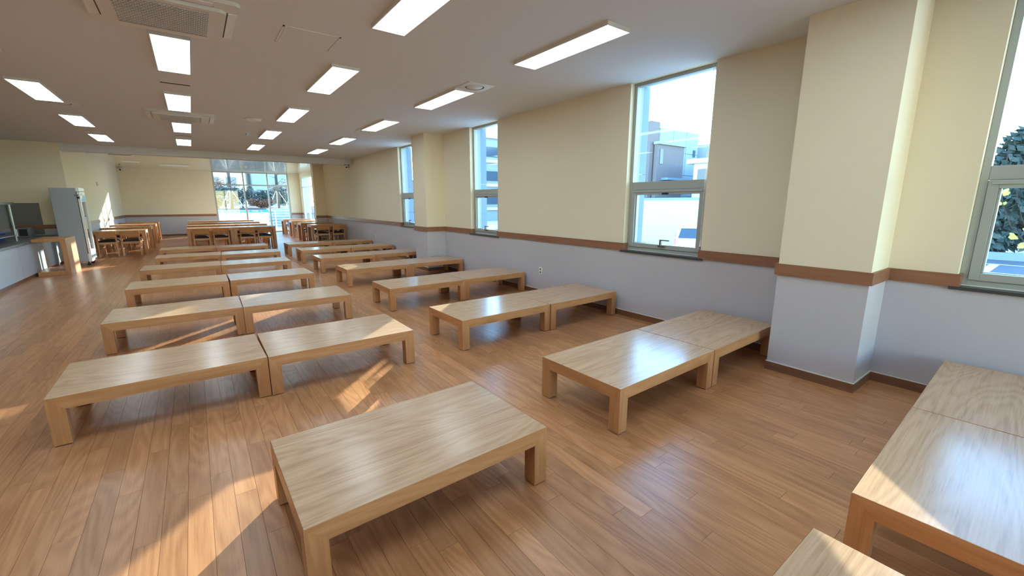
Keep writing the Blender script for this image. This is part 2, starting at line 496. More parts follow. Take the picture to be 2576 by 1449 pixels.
# ------------------------------------------------------------------ narrow windows
XF0, XF1 = 4.69, 4.77          # frame depth
def bar_y(mb, y0, y1, z0, z1, x0=XF0, x1=XF1, mi=0): mb.box(x0, x1, y0, y1, z0, z1, mi)
def narrow_window(i, y0, y1, cord_side=True):
    W_ = struct(empty('window_%d' % i, (XW, y0, SILL)))
    Li = (-XW, -y0, -SILL)
    def B(mb, name, mat, **k):
        o = mb.build(name, mat, parent=W_, **k); o.location = Li; return o
    fw = 0.045
    f = MB()
    bar_y(f, y0, y0 + fw, SILL, H); bar_y(f, y1 - fw, y1, SILL, H)
    bar_y(f, y0 + fw, y1 - fw, SILL, SILL + 0.05); bar_y(f, y0 + fw, y1 - fw, H - 0.04, H)
    bar_y(f, y0 + fw, y1 - fw, 1.69, 1.79)
    B(f, 'frame', [M['alu']], bevel=0.003)
    # projecting sash in the lower light
    s = MB(); sy0, sy1, sz0, sz1, sw = y0 + fw + 0.004, y1 - fw - 0.004, SILL + 0.054, 1.686, 0.055
    xs0, xs1 = XF0 - 0.012, XF1 - 0.02
    bar_y(s, sy0, sy0 + sw, sz0, sz1, xs0, xs1); bar_y(s, sy1 - sw, sy1, sz0, sz1, xs0, xs1)
    bar_y(s, sy0 + sw, sy1 - sw, sz0, sz0 + sw, xs0, xs1); bar_y(s, sy0 + sw, sy1 - sw, sz1 - sw, sz1, xs0, xs1)
    bar_y(s, sy0 + 0.02, sy1 - 0.02, sz1 - 0.030, sz1 - 0.012, xs0 - 0.012, xs0)
    for a, c in ((sy0 + sw, sy0 + sw + 0.016), (sy1 - sw - 0.016, sy1 - sw)):
        bar_y(s, a, c, sz0 + sw, sz1 - sw, xs0 + 0.02, xs1)
    sash = B(s, 'sash', [M['alu']], bevel=0.003)
    p = MB(); p.box(XF0 + 0.03, XF0 + 0.036, sy0 + sw - 0.005, sy1 - sw + 0.005, sz0 + sw - 0.005, sz1 - sw + 0.005)
    B(p, 'pane', [M['glass']])
    p = MB(); p.box(XF0 + 0.035, XF0 + 0.041, y0 + fw - 0.005, y1 - fw + 0.005, 1.785, H - 0.035)
    B(p, 'pane', [M['glass']])
    ym = (y0 + y1) / 2
    h = MB(); zb = sz0 + sw
    h.box(xs0 - 0.02, xs0, ym - 0.05, ym + 0.05, zb - 0.030, zb - 0.002)
    h.box(xs0 - 0.045, xs0 - 0.015, ym - 0.012, ym + 0.014, zb - 0.02, zb + 0.062)
    h.box(xs0 - 0.046, xs0 - 0.030, ym - 0.125, ym + 0.014, zb + 0.052, zb + 0.068)
    B(h, 'handle', [M['darksteel']], bevel=0.004)
    k = MB(); k.box(xs0 - 0.014, xs0 + 0.002, ym - 0.045, ym + 0.045, sz1 - sw - 0.006, sz1 - sw + 0.016)
    B(k, 'catch', [M['black']], bevel=0.003)
    k = MB(); k.box(XW - 0.022, XF0 + 0.02, y0 - 0.035, y1 + 0.035, SILL - 0.022, SILL + 0.002)
    k2 = B(k, 'sill', [M['stone']], label='dark stone sill')
    k = MB(); k.box(XF0 - 0.006, XF0, y0, y1, SILL + 0.004, SILL + 0.012)
    B(k, 'bead', [M['caulk']])
    k = MB()
    k.box(XF1 - 0.002, XF1 + 0.09, y1 - 0.010, y1, SILL, H); k.box(XF1 - 0.002, XF1 + 0.09, y0, y0 + 0.010, SILL, H)
    B(k, 'frame_liner', [M['alu_ext2']])
    k = MB()
    k.box(XF1 + 0.092, XO + 0.06, y1 - 0.006, y1 + 0.10, SILL - 0.2, 1.9); k.box(XF1 + 0.092, XO + 0.06, y1 - 0.006, y1 + 0.10, 1.906, H + 0.3)
    B(k, 'outer_reveal', [M['alu_ext']])
    return W_, B
for i, (a, b_) in enumerate(WIN):
    Wn, B = narrow_window(i + 1, a, b_)
    if i == 1:
        c = MB()
        yy = a + 0.035
        c.tube([(XF0 - 0.03, yy, H - 0.02), (XF0 - 0.03, yy - 0.004, 1.10)], 0.003, 6)
        c.tube([(XF0 - 0.03, yy + 0.022, H - 0.02), (XF0 - 0.03, yy + 0.006, 1.10)], 0.003, 6)
        B(c, 'blind_cord', [M['cord']])
        c = MB(); c.cyl((XF0 - 0.03, yy, 1.11), (XF0 - 0.03, yy, 1.03), 0.006, 10, 0.016)
        B(c, 'cord_weight', [M['cord']])

# ------------------------------------------------------------------ big far window and glazed doors
F = struct(empty('window_5', (FX0, YF, 0)))
fo = (-FX0, -YF, 0)
f = MB()
for x in (FX0, 2.19, 3.25, FX1 - 0.08):
    f.box(x, x + 0.07, YF + 0.02, YF + 0.12, 0, FZ1)
f.box(FX0 + 0.002, FX1 - 0.002, YF + 0.025, YF + 0.115, FZ1 - 0.06, FZ1 - 0.001); f.box(FX0 + 0.002, FX1 - 0.002, YF + 0.025, YF + 0.115, 0.001, 0.06)
f.box(FX0 + 0.002, FX1 - 0.002, YF + 0.025, YF + 0.115, 2.38, 2.45)
o = f.build('frame', [M['alu']], parent=F); o.location = fo
for (xa, xb) in ((FX0 + 0.06, 2.2), (2.25, 3.26), (3.31, FX1 - 0.07)):
    for za, zb in ((0.05, 2.39), (2.44, FZ1 - 0.05)):
        o = MB().box(xa, xb, YF + 0.06, YF + 0.068, za, zb).build('pane', [M['glass']], parent=F); o.location = fo
bw = struct(empty('window_6', (BX0, Y0, BZ0))); bo = (-BX0, -Y0, -BZ0)
f = MB()
for x in (BX0, 1.67, 2.94, BX1 - 0.07): f.box(x, x + 0.07, Y0 - 0.14, Y0 - 0.04, BZ0, BZ1)
for z in (BZ0, BZ1 - 0.07): f.box(BX0 + 0.002, BX1 - 0.002, Y0 - 0.135, Y0 - 0.045, z + 0.001, z + 0.069)
o = f.build('frame', [M['alu']], parent=bw); o.location = bo
for xa, xb in ((BX0 + 0.06, 1.68), (1.73, 2.95), (3.0, BX1 - 0.06)):
    o = MB().box(xa, xb, Y0 - 0.10, Y0 - 0.092, BZ0 + 0.06, BZ1 - 0.06).build('pane', [M['glass2']], parent=bw); o.location = bo
D = struct(empty('door_1', (XR2, GY0, 0)))
do = (-XR2, -GY0, 0)
f = MB()
dy = [GY0, 21.3, 22.65, 24.0, GY1 - 0.08]
for y in dy:
    f.box(XR2 + 0.02, XR2 + 0.12, y, y + 0.08, 0, 2.85)
for z in (0.0, 2.30, 2.78):
    f.box(XR2 + 0.025, XR2 + 0.115, GY0 + 0.002, GY1 - 0.002, z + 0.001, z + 0.068)
o = f.build('frame', [M['whitep']], parent=D); o.location = do
for a, c in zip(dy[:-1], dy[1:]):
    for za, zb in ((0.06, 2.31), (2.36, 2.79)):
        o = MB().box(XR2 + 0.06, XR2 + 0.068, a + 0.075, c + 0.005, za, zb).build('pane', [M['glass']], parent=D); o.location = do
for y in (22.50, 22.88):
    h = MB(); h.cyl((XR2 - 0.05, y, 0.75), (XR2 - 0.05, y, 1.35), 0.016, 10)
    for z in (0.85, 1.25): h.cyl((XR2 - 0.05, y, z), (XR2 + 0.03, y, z), 0.009, 8)
    o = h.build('handle', [M['steel']], parent=D); o.location = do

# ------------------------------------------------------------------ low floor tables
TLn, TWd, TH, LG = 1.224, 0.765, 0.33, 0.085
def make_table(name, L, Wd, h, a, foot=True, t=0.03):
    r = empty(name)
    hx, hy = L / 2, Wd / 2
    MB().box(-hx + 0.0015, hx - 0.0015, -hy + 0.0015, hy - 0.0015, h - 0.022, h).build('top', [M['top_x']], parent=r, bevel=0.0015)
    # aprons with mitred ends
    for sgn in (-1, 1):
        y0, y1 = sgn * hy, sgn * (hy - t)
        m = MB(); zt = h - 0.002
        vs = [(-hx + a, y0, h - a), (hx - a, y0, h - a), (hx - a, y1, h - a), (-hx + a, y1, h - a),
              (-hx, y0, zt), (hx, y0, zt), (hx - t, y1, zt - t), (-hx + t, y1, zt - t)]
        m.hexa(vs).build('apron', [M['side_x']], parent=r)
        x0, x1 = sgn * hx, sgn * (hx - t)
        m = MB()
        vs = [(x0, -hy + a, h - a), (x0, hy - a, h - a), (x1, hy - a, h - a), (x1, -hy + a, h - a),
              (x0, -hy, zt), (x0, hy, zt), (x1, hy - t, zt - t), (x1, -hy + t, zt - t)]
        m.hexa(vs).build('apron', [M['side_y']], parent=r)
    fz = 0.006 if foot else 0.0
    for sx in (-1, 1):
        for sy in (-1, 1):
            X, Y = sx * hx, sy * hy; x2, y2 = X - sx * a, Y - sy * a
            zt = h - 0.0025
            m = MB()
            m.add([(X, Y, fz), (x2, Y, fz), (x2, y2, fz), (X, y2, fz), (X, Y, zt), (x2, Y, h - a - 0.0005), (x2, y2, h - a - 0.0005), (X, y2, h - a - 0.0005)],
                  [(3, 2, 1, 0), (4, 5, 6), (4, 6, 7), (0, 1, 5, 4), (1, 2, 6, 5), (2, 3, 7, 6), (3, 0, 4, 7)])
            lg = m.build('leg', [M['side_z']], parent=r)
            if foot:
                q = 0.006
                MB().box(min(X - sx * q, x2 + sx * q), max(X - sx * q, x2 + sx * q), min(Y - sy * q, y2 + sy * q), max(Y - sy * q, y2 + sy * q), 0.0, fz + 0.001).build('foot_pad', [M['black']], parent=lg)
    return r
POS = {
 ('B', 1): (1.123, 0.049, 0.0), ('C', 1): (2.715, 0.047, 0.032), ('D', 1): (3.945, 0.085, 0.033),
 ('B', 2): (0.794, 1.954, 0.015), ('C', 2): (2.712, 2.040, 0.020), ('D', 2): (3.943, 2.064, 0.022),
 ('A', 3): (-0.281, 4.084, 0.011), ('B', 3): (0.954, 4.079, -0.004), ('C', 3): (2.709, 4.080, 0.010), ('D', 3): (3.938, 4.090, 0.022),
 ('A', 4): (-0.272, 6.136, -0.014), ('B', 4): (0.958, 6.104, -0.022), ('C', 4): (2.722, 6.125, -0.004), ('D', 4): (3.955, 6.150, 0.006),
 ('A', 5): (-0.290, 8.286, -0.009), ('B', 5): (0.950, 8.279, 0.002), ('C', 5): (2.737, 8.300, 0.006), ('D', 5): (3.968, 8.330, 0.0),
 ('A', 6): (-0.290, 10.400, -0.012), ('B', 6): (0.942, 10.345, -0.03), ('C', 6): (2.730, 10.286, 0.004), ('D', 6): (3.962, 10.300, 0.0),
 ('A', 7): (-0.190, 12.480, -0.02), ('B', 7): (1.044, 12.400, -0.04), ('C', 7): (2.724, 12.262, -0.006), ('D', 7): (3.954, 12.251, 0.004),
 ('A', 8): (-0.211, 14.560, -0.012), ('B', 8): (1.020, 14.420, -0.025), ('C', 8): (2.732, 14.240, -0.003), ('D', 8): (3.962, 14.200, 0.0),
}
ORD = ['', 'nearest', 'second', 'third', 'fourth', 'fifth', 'sixth', 'seventh', 'farthest']
FILE = {'A': 'outermost left file', 'B': 'second file from the left', 'C': 'third file, right of the aisle', 'D': 'file against the window wall'}
SPECIAL = {
 ('B', 1): 'low oak table at the bottom edge, only its sunlit corner in frame',
 ('C', 1): 'low oak table with sunlit corner at the lower right edge',
 ('D', 1): 'low oak table against the wall right of the large pier',
 ('B', 2): 'single low oak table standing alone in the centre foreground',
 ('C', 2): 'low oak table with the bright window reflection, left of the large pier',
 ('D', 2): 'low oak table tucked partly behind the large pier',
 ('B', 3): 'low oak table with a sunlit right end, behind the lone table',
}
kids = {}
proto = make_table('low_table', TLn, TWd, TH, LG)
for n, (key, (x, y, a)) in enumerate(POS.items()):
    o = proto if n == 0 else copy_tree(proto)
    o.location = (x, y, 0); o.rotation_euler = (0, 0, a)
    lab = SPECIAL.get(key) or 'low oak floor table, %s, %s row from the camera' % (FILE[key[0]], ORD[key[1]])
    tag(o, lab, 'table', 'low oak floor tables in rows')

# ------------------------------------------------------------------ dining tables and chairs in the far bay
def make_chair():
    r = empty('dining_chair')
    hw, hd = 0.20, 0.215
    lw = 0.034
    for sx in (-1, 1):
        x0 = sx * hw
        m = MB().hexa([(x0 - lw / 2, hd - lw, 0), (x0 + lw / 2, hd - lw, 0), (x0 + lw / 2, hd, 0), (x0 - lw / 2, hd, 0),
                       (x0 - lw / 2, hd - lw, 0.42), (x0 + lw / 2, hd - lw, 0.42), (x0 + lw / 2, hd, 0.42), (x0 - lw / 2, hd, 0.42)])
        m.build('front_leg', [M['side_z']], parent=r)
        m = MB()
        pts = [(-hd - 0.055, 0.0), (-hd - 0.01, 0.42), (-hd - 0.03, 0.58), (-hd - 0.08, 0.718)]
        for (ya, za), (yb, zb) in zip(pts[:-1], pts[1:]):
            m.hexa([(x0 - lw / 2, ya, za), (x0 + lw / 2, ya, za), (x0 + lw / 2, ya + lw, za), (x0 - lw / 2, ya + lw, za),
                    (x0 - lw / 2, yb, zb), (x0 + lw / 2, yb, zb), (x0 + lw / 2, yb + lw, zb), (x0 - lw / 2, yb + lw, zb)])
        m.build('rear_leg', [M['side_z']], parent=r)
        MB().box(x0 - 0.011, x0 + 0.011, -hd, hd - lw, 0.20, 0.225).build('side_stretcher', [M['side_y']], parent=r)
    m = MB(); m.box(-hw + 0.017, hw - 0.017, hd - 0.03, hd - 0.005, 0.355, 0.415); m.box(-hw + 0.017, hw - 0.017, -hd, -hd + 0.022, 0.355, 0.415)
    m.box(-hw - 0.008, -hw + 0.014, -hd, hd - lw, 0.36, 0.415); m.box(hw - 0.014, hw + 0.008, -hd, hd - lw, 0.36, 0.415)
    m.build('seat_rail', [M['side_x']], parent=r)
    # cushion: softly domed
    m = MB(); n = 8; vs = []; fs = []
    for j in range(n + 1):
        for i in range(n + 1):
            u, v = i / n * 2 - 1, j / n * 2 - 1
            z = 0.42 + 0.045 * (1 - abs(u) ** 4) * (1 - abs(v) ** 4) ** 0.7 + 0.012
            vs.append((u * (hw + 0.012), v * hd + 0.012, z))
    o0 = len(vs)
    for j in range(n):
        for i in range(n):
            k = j * (n + 1) + i; fs.append((k, k + 1, k + n + 2, k + n + 1))
    ring = [i for i in range(n + 1)] + [j * (n + 1) + n for j in range(1, n + 1)] + [n * (n + 1) + i for i in range(n - 1, -1, -1)] + [j * (n + 1) for j in range(n - 1, 0, -1)]
    low = []
    for k in ring:
        low.append(len(vs)); vs.append((vs[k][0], vs[k][1], 0.414))
    for q in range(len(ring)):
        q2 = (q + 1) % len(ring)
        fs.append((ring[q], low[q], low[q2], ring[q2]))
    fs.append(tuple(low))
    m.add(vs, fs).build('seat_cushion', [M['leather']], parent=r, smooth=True)
    # curved back board
    m = MB(); n = 8
    for i in range(n):
        u0, u1 = -1 + 2 * i / n, -1 + 2 * (i + 1) / n
        def yy(u, z): return -hd - 0.045 - 0.055 * (1 - u * u) - (z - 0.58) * 0.30
        P = lambda u, z, d: (u * (hw + 0.005), yy(u, z) + d, z)
        m.hexa([P(u0, 0.555, 0), P(u1, 0.555, 0), P(u1, 0.555, 0.018), P(u0, 0.555, 0.018), P(u0, 0.724, 0), P(u1, 0.724, 0), P(u1, 0.724, 0.018), P(u0, 0.724, 0.018)])
    m.build('backrest', [M['side_x']], parent=r)
    return r
DT_L, DT_W, DT_H = 1.24, 0.75, 0.73
dt0 = make_table('dining_table', DT_L, DT_W, DT_H, 0.09, foot=False)
ch0 = make_chair()
ROWS = {'left': [16.85, 19.00, 21.25, 23.45], 'middle': [16.90, 19.00, 21.25, 23.45], 'right': [16.85, 18.72, 21.30, 23.45]}
GX = {'left': [-1.84], 'middle': [0.385, 1.63], 'right': [4.02]}
RN = ['front', 'second', 'third', 'farthest']
first_t = first_c = True
for gname, rows in ROWS.items():
    for ri, ye in enumerate(rows):
        nt_ = len(GX[gname])
        for ti, tx in enumerate(GX[gname]):
            if gname == 'right' and ri > 1: tx = 4.12
            if gname == 'right' and ri == 1: tx = 4.02
            t = dt0 if first_t else copy_tree(dt0); first_t = False
            t.location = (tx, ye + DT_W / 2, 0)
            side = '' if nt_ == 1 else (' left half,' if ti == 0 else ' right half,')
            tag(t, 'oak dining table,%s %s row of the %s far block' % (side, RN[ri], gname), 'table', 'oak dining tables at the far end')
            for ci, dx in enumerate((-0.262, 0.262)):
                for near in (True, False):
                    if gname == 'right' and ri == 1 and not near and ci == 1: continue
                    c = ch0 if first_c else copy_tree(ch0); first_c = False
                    jx = random.uniform(-0.012, 0.012); jy = random.uniform(-0.02, 0.02); ja = random.uniform(-0.04, 0.04)
                    if near:
                        c.location = (tx + dx + jx, ye + 0.055 + jy, 0); c.rotation_euler = (0, 0, ja)
                    else:
                        c.location = (tx + dx + jx, ye + DT_W - 0.055 + jy, 0); c.rotation_euler = (0, 0, math.pi + ja)
                    idx = ti * 2 + ci
                    nm = (['left', 'right'] if nt_ == 1 else ['first', 'second', 'third', 'fourth'])[idx]
                    tag(c, 'wooden chair, black seat, %s side of %s %s-block table row, %s%s' % ('near' if near else 'far', RN[ri], gname, nm, ' from left' if nt_ > 1 else ' one'), 'chair', 'wooden dining chairs with black seats')

# ------------------------------------------------------------------ ceiling fittings
def make_light():
    r = empty('ceiling_light')
    L, Wd, d = 1.30, 0.30, 0.032
    m = MB()
    m.box(-Wd / 2, Wd / 2, -L / 2, -L / 2 + 0.01, -d, 0); m.box(-Wd / 2, Wd / 2, L / 2 - 0.01, L / 2, -d, 0)
    m.box(-Wd / 2, -Wd / 2 + 0.01, -L / 2, L / 2, -d, 0); m.box(Wd / 2 - 0.01, Wd / 2, -L / 2, L / 2, -d, 0)
    m.build('frame', [M['white']], parent=r)
    MB().box(-Wd / 2 + 0.01, Wd / 2 - 0.01, -L / 2 + 0.01, L / 2 - 0.01, -d + 0.002, -0.004).build('diffuser', [M['panel_on']], parent=r)
    return r
lt0 = make_light(); first = True
LX = [-1.466, 0.018, 1.533, 3.071]
LYS = {0: [5.93, 8.54, 11.10, 13.63], 1: [3.20, 5.75, 8.30, 10.90, 13.45], 2: [3.20, 5.755, 8.315, 10.897, 13.474], 3: [3.256, 5.817, 8.403, 10.976, 13.519]}
FN = ['leftmost file', 'second file from the left', 'third file', 'file beside the windows']
for fi, x in enumerate(LX):
    seq = LYS[fi]
    for k, y in enumerate([0.65] + ([3.3] if fi == 0 else []) + seq):
        o = lt0 if first else copy_tree(lt0); first = False
        o.location = (x, y, H)
        back = len(seq) - 1 - (k - (2 if fi == 0 else 1))
        if back >= len(seq):
            lab = 'lit ceiling panel overhead out of view, %s in the %s' % ('nearest' if k == 0 else 'second', FN[fi])
        else:
            lab = 'lit white ceiling panel, %s, %s' % (FN[fi], ['last before the beam', 'second from the beam', 'third from the beam', 'fourth from the beam', 'fifth from the beam'][back])
        tag(o, lab, 'ceiling light', 'lit ceiling panels in four files')

def rrect(hx, hy, r, n=5):
    pts = []
    for cx, cy, a0 in ((hx - r, hy - r, 0), (-hx + r, hy - r, 90), (-hx + r, -hy + r, 180), (hx - r, -hy + r, 270)):
        for i in range(n + 1):
            t = math.radians(a0 + 90 * i / n); pts.append((cx + r * math.cos(t), cy + r * math.sin(t)))
    return pts
def make_ac():
    r = empty('air_conditioner')
    MB().prism(rrect(0.475, 0.475, 0.05), 'z', -0.028, 0).build('panel', [M['white']], parent=r)
    MB().prism(rrect(0.385, 0.35, 0.05), 'z', -0.052, -0.028).build('centre_panel', [M['white']], parent=r)
    MB().box(-0.295, 0.275, -0.29, 0.29, -0.0535, -0.051).build('grille_backing', [M['grille']], parent=r)
    # honeycomb mesh of the intake
    g_ = MB(); px, py = 0.030, 0.026
    ny_ = int(0.57 / py); nx_ = int(0.56 / px)
    for j in range(ny_ + 1):
        y = -0.285 + j * py
        g_.box(-0.295, 0.275, y - 0.0035, y + 0.0035, -0.058, -0.0535)
        if j < ny_:
            for i in range(nx_ + 1):
                x = -0.292 + i * px + (px / 2 if j % 2 else 0)
                if x < 0.273: g_.box(x - 0.0035, x + 0.0035, y, y + py, -0.058, -0.0535)
    g_.build('grille', [M['white']], parent=r, kind='stuff')
    for sx, sy in ((0, 1), (0, -1), (1, 0), (-1, 0)):
        m = MB()
        if sx == 0:
            y = sy * 0.41
            m.hexa([(-0.30, y - 0.035, -0.036), (0.30, y - 0.035, -0.036), (0.30, y + 0.035, -0.030), (-0.30, y + 0.035, -0.030),
                    (-0.30, y - 0.035, -0.028), (0.30, y - 0.035, -0.028), (0.30, y + 0.035, -0.026), (-0.30, y + 0.035, -0.026)])
            m.build('louvre', [M['whitep']], parent=r)
            MB().box(-0.305, 0.305, y - sy * 0.037 - 0.003, y - sy * 0.037 + 0.003, -0.0295, -0.027).build('slot', [M['black']], parent=r)
        else:
            x = sx * 0.43
            m.hexa([(x - 0.03, -0.30, -0.036), (x + 0.03, -0.30, -0.030), (x + 0.03, 0.30, -0.030), (x - 0.03, 0.30, -0.036),
                    (x - 0.03, -0.30, -0.028), (x + 0.03, -0.30, -0.026), (x + 0.03, 0.30, -0.026), (x - 0.03, 0.30, -0.028)])
            m.build('louvre', [M['whitep']], parent=r)
            MB().box(x - sx * 0.034 - 0.003, x - sx * 0.034 + 0.003, -0.305, 0.305, -0.0295, -0.027).build('slot', [M['black']], parent=r)
    return r
ac = make_ac(); ac.location = (0.0, 4.535, H)
tag(ac, 'large white ceiling air conditioner with honeycomb grille at the top left edge', 'air conditioner', 'ceiling cassette air conditioners')
ac2 = copy_tree(ac); ac2.location = (0.03, 9.62, H)
tag(ac2, 'smaller looking ceiling air conditioner farther off between two light panels', 'air conditioner', 'ceiling cassette air conditioners')

def make_vent():
    r = empty('ceiling_diffuser')
    m = MB(); s, ri = 0.19, 0.125
    # square plate with a round hole
    n = 24; vs = []; fs = []
    for i in range(n):
        t = 2 * math.pi * i / n; c, sn = math.cos(t), math.sin(t); k = s / max(abs(c), abs(sn))
        vs += [(c * k, sn * k, 0.0), (c * k, sn * k, -0.008), (c * ri, sn * ri, -0.010), (c * ri, sn * ri, 0.0)]
    for i in range(n):
        a, b2 = 4 * i, 4 * ((i + 1) % n)
        for q in range(3): fs.append((a + q, a + q + 1, b2 + q + 1, b2 + q))
    m.add(vs, fs).build('plate', [M['white']], parent=r)
    MB().cyl((0, 0, -0.001), (0, 0, -0.003), ri, 24).build('throat', [M['grille']], parent=r)
    MB().sphere((0, 0, -0.004), 0.108, 20, 6, zs=0.12, half='low').build('disc', [M['white']], parent=r, smooth=True)
    return r
v0 = make_vent()
VENT = [((3.115, 5.0), 'square white ceiling diffuser with a round disc beside the second window-side light'),
        ((3.10, 9.26), 'square ceiling diffuser past the third window-side light panel'),
        ((3.10, 12.68), 'square ceiling diffuser before the last window-side light panel'),
        ((-1.40, 9.42), 'square ceiling diffuser at the end of the leftmost large light panel'),
        ((-1.42, 12.78), 'square ceiling diffuser by the last light of the leftmost file')]
for i, (p, lab) in enumerate(VENT):
    o = v0 if i == 0 else copy_tree(v0)
    o.location = (p[0], p[1], H); tag(o, lab, 'vent', 'square ceiling air diffusers')

m = MB()
hx, hy = 0.235, 0.225
hatch = empty('access_hatch', (1.03, 4.525, H))
tag(hatch, 'flush square ceiling access hatch with a thin raised border', 'hatch')
MB().box(-hx + 0.02, hx - 0.02, -hy + 0.02, hy - 0.02, -0.004, 0).build('lid', [M['ceil']], parent=hatch)
m = MB(); m.box(-hx, hx, -hy, -hy + 0.014, -0.006, 0); m.box(-hx, hx, hy - 0.014, hy, -0.006, 0)
m.box(-hx, -hx + 0.014, -hy, hy, -0.006, 0); m.box(hx - 0.014, hx, -hy, hy, -0.006, 0)
m.build('border', [M['ceil']], parent=hatch)
det = empty('speaker_disc', (1.06, 9.17, H)); tag(det, 'round white ceiling speaker left of the third-file light panels', 'speaker')
MB().cyl((0, 0, -0.012), (0, 0, 0), 0.135, 24).build('rim', [M['white']], parent=det)
MB().cyl((0, 0, -0.035), (0, 0, -0.012), 0.105, 24, 0.125).build('cover', [M['whitep']], parent=det)
det = empty('sprinkler', (1.13, 11.07, H)); tag(det, 'small round sprinkler head on the ceiling behind the speaker disc', 'sprinkler')
MB().cyl((0, 0, -0.010), (0, 0, 0), 0.05, 16).build('rose', [M['white']], parent=det)
MB().cyl((0, 0, -0.045), (0, 0, -0.010), 0.022, 12, 0.03).build('head', [M['steel']], parent=det)
det = empty('smoke_detector', (2.05, 22.2, 3.07)); tag(det, 'small tan smoke detector on the glossy ceiling before the far window', 'smoke detector')
MB().cyl((0, 0, -0.02), (0, 0, 0), 0.07, 16).build('base', [M['white']], parent=det)
MB().cyl((0, 0, -0.05), (0, 0, -0.02), 0.045, 16, 0.06).build('head', [M['white']], parent=det)
det = empty('slot_vent', (0.01, 7.1, H)); tag(det, 'short slot vent between the first two lights of the second file', 'vent')
MB().box(-0.17, 0.17, -0.05, 0.05, -0.006, 0).build('plate', [M['white']], parent=det)
MB().box(-0.15, 0.15, -0.02, 0.02, -0.008, -0.005).build('slot', [M['grille']], parent=det)
det = empty('slot_vent', (0.02, 12.30, H)); tag(det, 'short slot vent before the last light of the second file', 'vent')
MB().box(-0.17, 0.17, -0.05, 0.05, -0.006, 0).build('plate', [M['white']], parent=det)
MB().box(-0.15, 0.15, -0.02, 0.02, -0.008, -0.005).build('slot', [M['grille']], parent=det)
# pale flat rectangles on the ceiling of the far bay
for i, (x, y, sx, sy, lab) in enumerate(((-1.70, 19.35, 0.56, 0.42, 'pale flush rectangle on the far bay ceiling, nearest the beam'), (-1.68, 21.8, 0.54, 0.5, 'pale flush rectangle on the far bay ceiling, behind the first'),
                                    (-0.4, 22.9, 1.0, 1.0, 'wide pale square on the glossy ceiling before the far wall'))):
    r = empty('pale_rectangle', (x, y, 3.07)); tag(r, lab, 'ceiling light', 'pale ceiling rectangles of the far bay')
    MB().box(-sx / 2, sx / 2, -sy / 2, sy / 2, -0.02, 0).build('pale_slab', [M['white']], parent=r)
    MB().box(-sx / 2 + 0.03, sx / 2 - 0.03, -sy / 2 + 0.03, sy / 2 - 0.03, -0.024, -0.019).build('cover', [M['whitep']], parent=r)

# cameras
c = empty('security_camera', (4.47, YB, 2.80)); tag(c, 'dome security camera under the beam by the window wall', 'camera')
MB().box(-0.10, 0.07, -0.07, 0.06, -0.002, 0.02).build('mount_plate', [M['darksteel']], parent=c)
MB().cyl((-0.03, 0, -0.05), (-0.03, 0, 0.0), 0.042, 16).build('body', [M['white']], parent=c)
MB().sphere((-0.03, 0, -0.05), 0.040, 16, 6, half='low').build('dome', [M['black']], parent=c, smooth=True)
MB().box(0.03, 0.06, -0.03, 0.03, -0.085, 0.0).build('junction_box', [M['darksteel']], parent=c)
c = empty('security_camera', (-2.36, YF - 0.14, 3.0)); tag(c, 'small security camera high in the far left corner', 'camera')
MB().box(-0.06, 0.06, 0.02, 0.14, 0.02, 0.045).build('mount_plate', [M['white']], parent=c)
MB().cyl((0, 0.06, 0.02), (0.01, -0.05, -0.04), 0.035, 12).build('body', [M['white']], parent=c)
MB().cyl((0.01, -0.05, -0.04), (0.012, -0.065, -0.048), 0.034, 12).build('lens', [M['black']], parent=c)

# wall outlets
def outlet(y, z, lab):
    o = empty('wall_outlet', (XW, y, z)); tag(o, lab, 'outlet', 'white outlets on the window wall')
    MB().box(-0.010, 0, -0.037, 0.037, -0.06, 0.06).build('plate', [M['whitep']], parent=o, bevel=0.003)
    for dz in (-0.026, 0.026):
        m = MB(); m.cyl((-0.011, 0, dz), (-0.009, 0, dz), 0.019, 14)
        s = m.build('socket', [M['darksteel']], parent=o)
        for dy_ in (-0.008, 0.008):
            MB().cyl((-0.0125, dy_, dz), (-0.0105, dy_, dz), 0.0035, 8).build('pin_hole', [M['black']], parent=s)
outlet(5.39, 0.40, 'white double wall outlet on the grey wall between the two near windows')
outlet(13.55, 0.47, 'small white wall outlet beyond the farther pier, above the far low tables')

# ------------------------------------------------------------------ serving counter, wooden stand, fridge
CX0, CX1, CY0, CY1 = -3.75, -2.82, 6.0, 15.45
c = empty('serving_counter', (CX1, CY0, 0)); tag(c, 'long stainless serving counter with grey front along the left side', 'counter')
off = (-CX1, -CY0, 0)
def part(mb, name, mat, par, off, **k):
    o = mb.build(name, mat, parent=par, **k); o.location = off; return o
n_p = 6
for i in range(n_p):
    a = CY0 + (CY1 - CY0) * i / n_p; b2 = CY0 + (CY1 - CY0) * (i + 1) / n_p
    part(MB().box(CX1 - 0.02, CX1, a + 0.004, b2 - 0.004, 0.07, 0.70), 'front_panel', [M['counter']], c, off)
part(MB().box(CX0, CX1 - 0.02, CY0, CY1, 0.0, 0.70), 'body', [M['darksteel']], c, off)
part(MB().box(CX1 - 0.02, CX1 - 0.012, CY0, CY1, 0.0, 0.07), 'plinth', [M['base_y']], c, off)
part(MB().box(CX0, CX1 + 0.03, CY0, CY1, 0.70, 0.745), 'worktop', [M['darksteel']], c, off, bevel=0.004)
g_ = empty('sneeze_guard', (-3.05, 9.0, 0.745)); tag(g_, 'glass sneeze guard on slim posts with a dark top shelf over the counter', 'sneeze guard')
off2 = (3.05, -9.0, -0.745)
for y in (7.6, 9.5, 11.4, 13.28):
    part(MB().cyl((-3.03, y, 0.745), (-3.03, y, 1.50), 0.016, 10), 'post', [M['steel']], g_, off2)
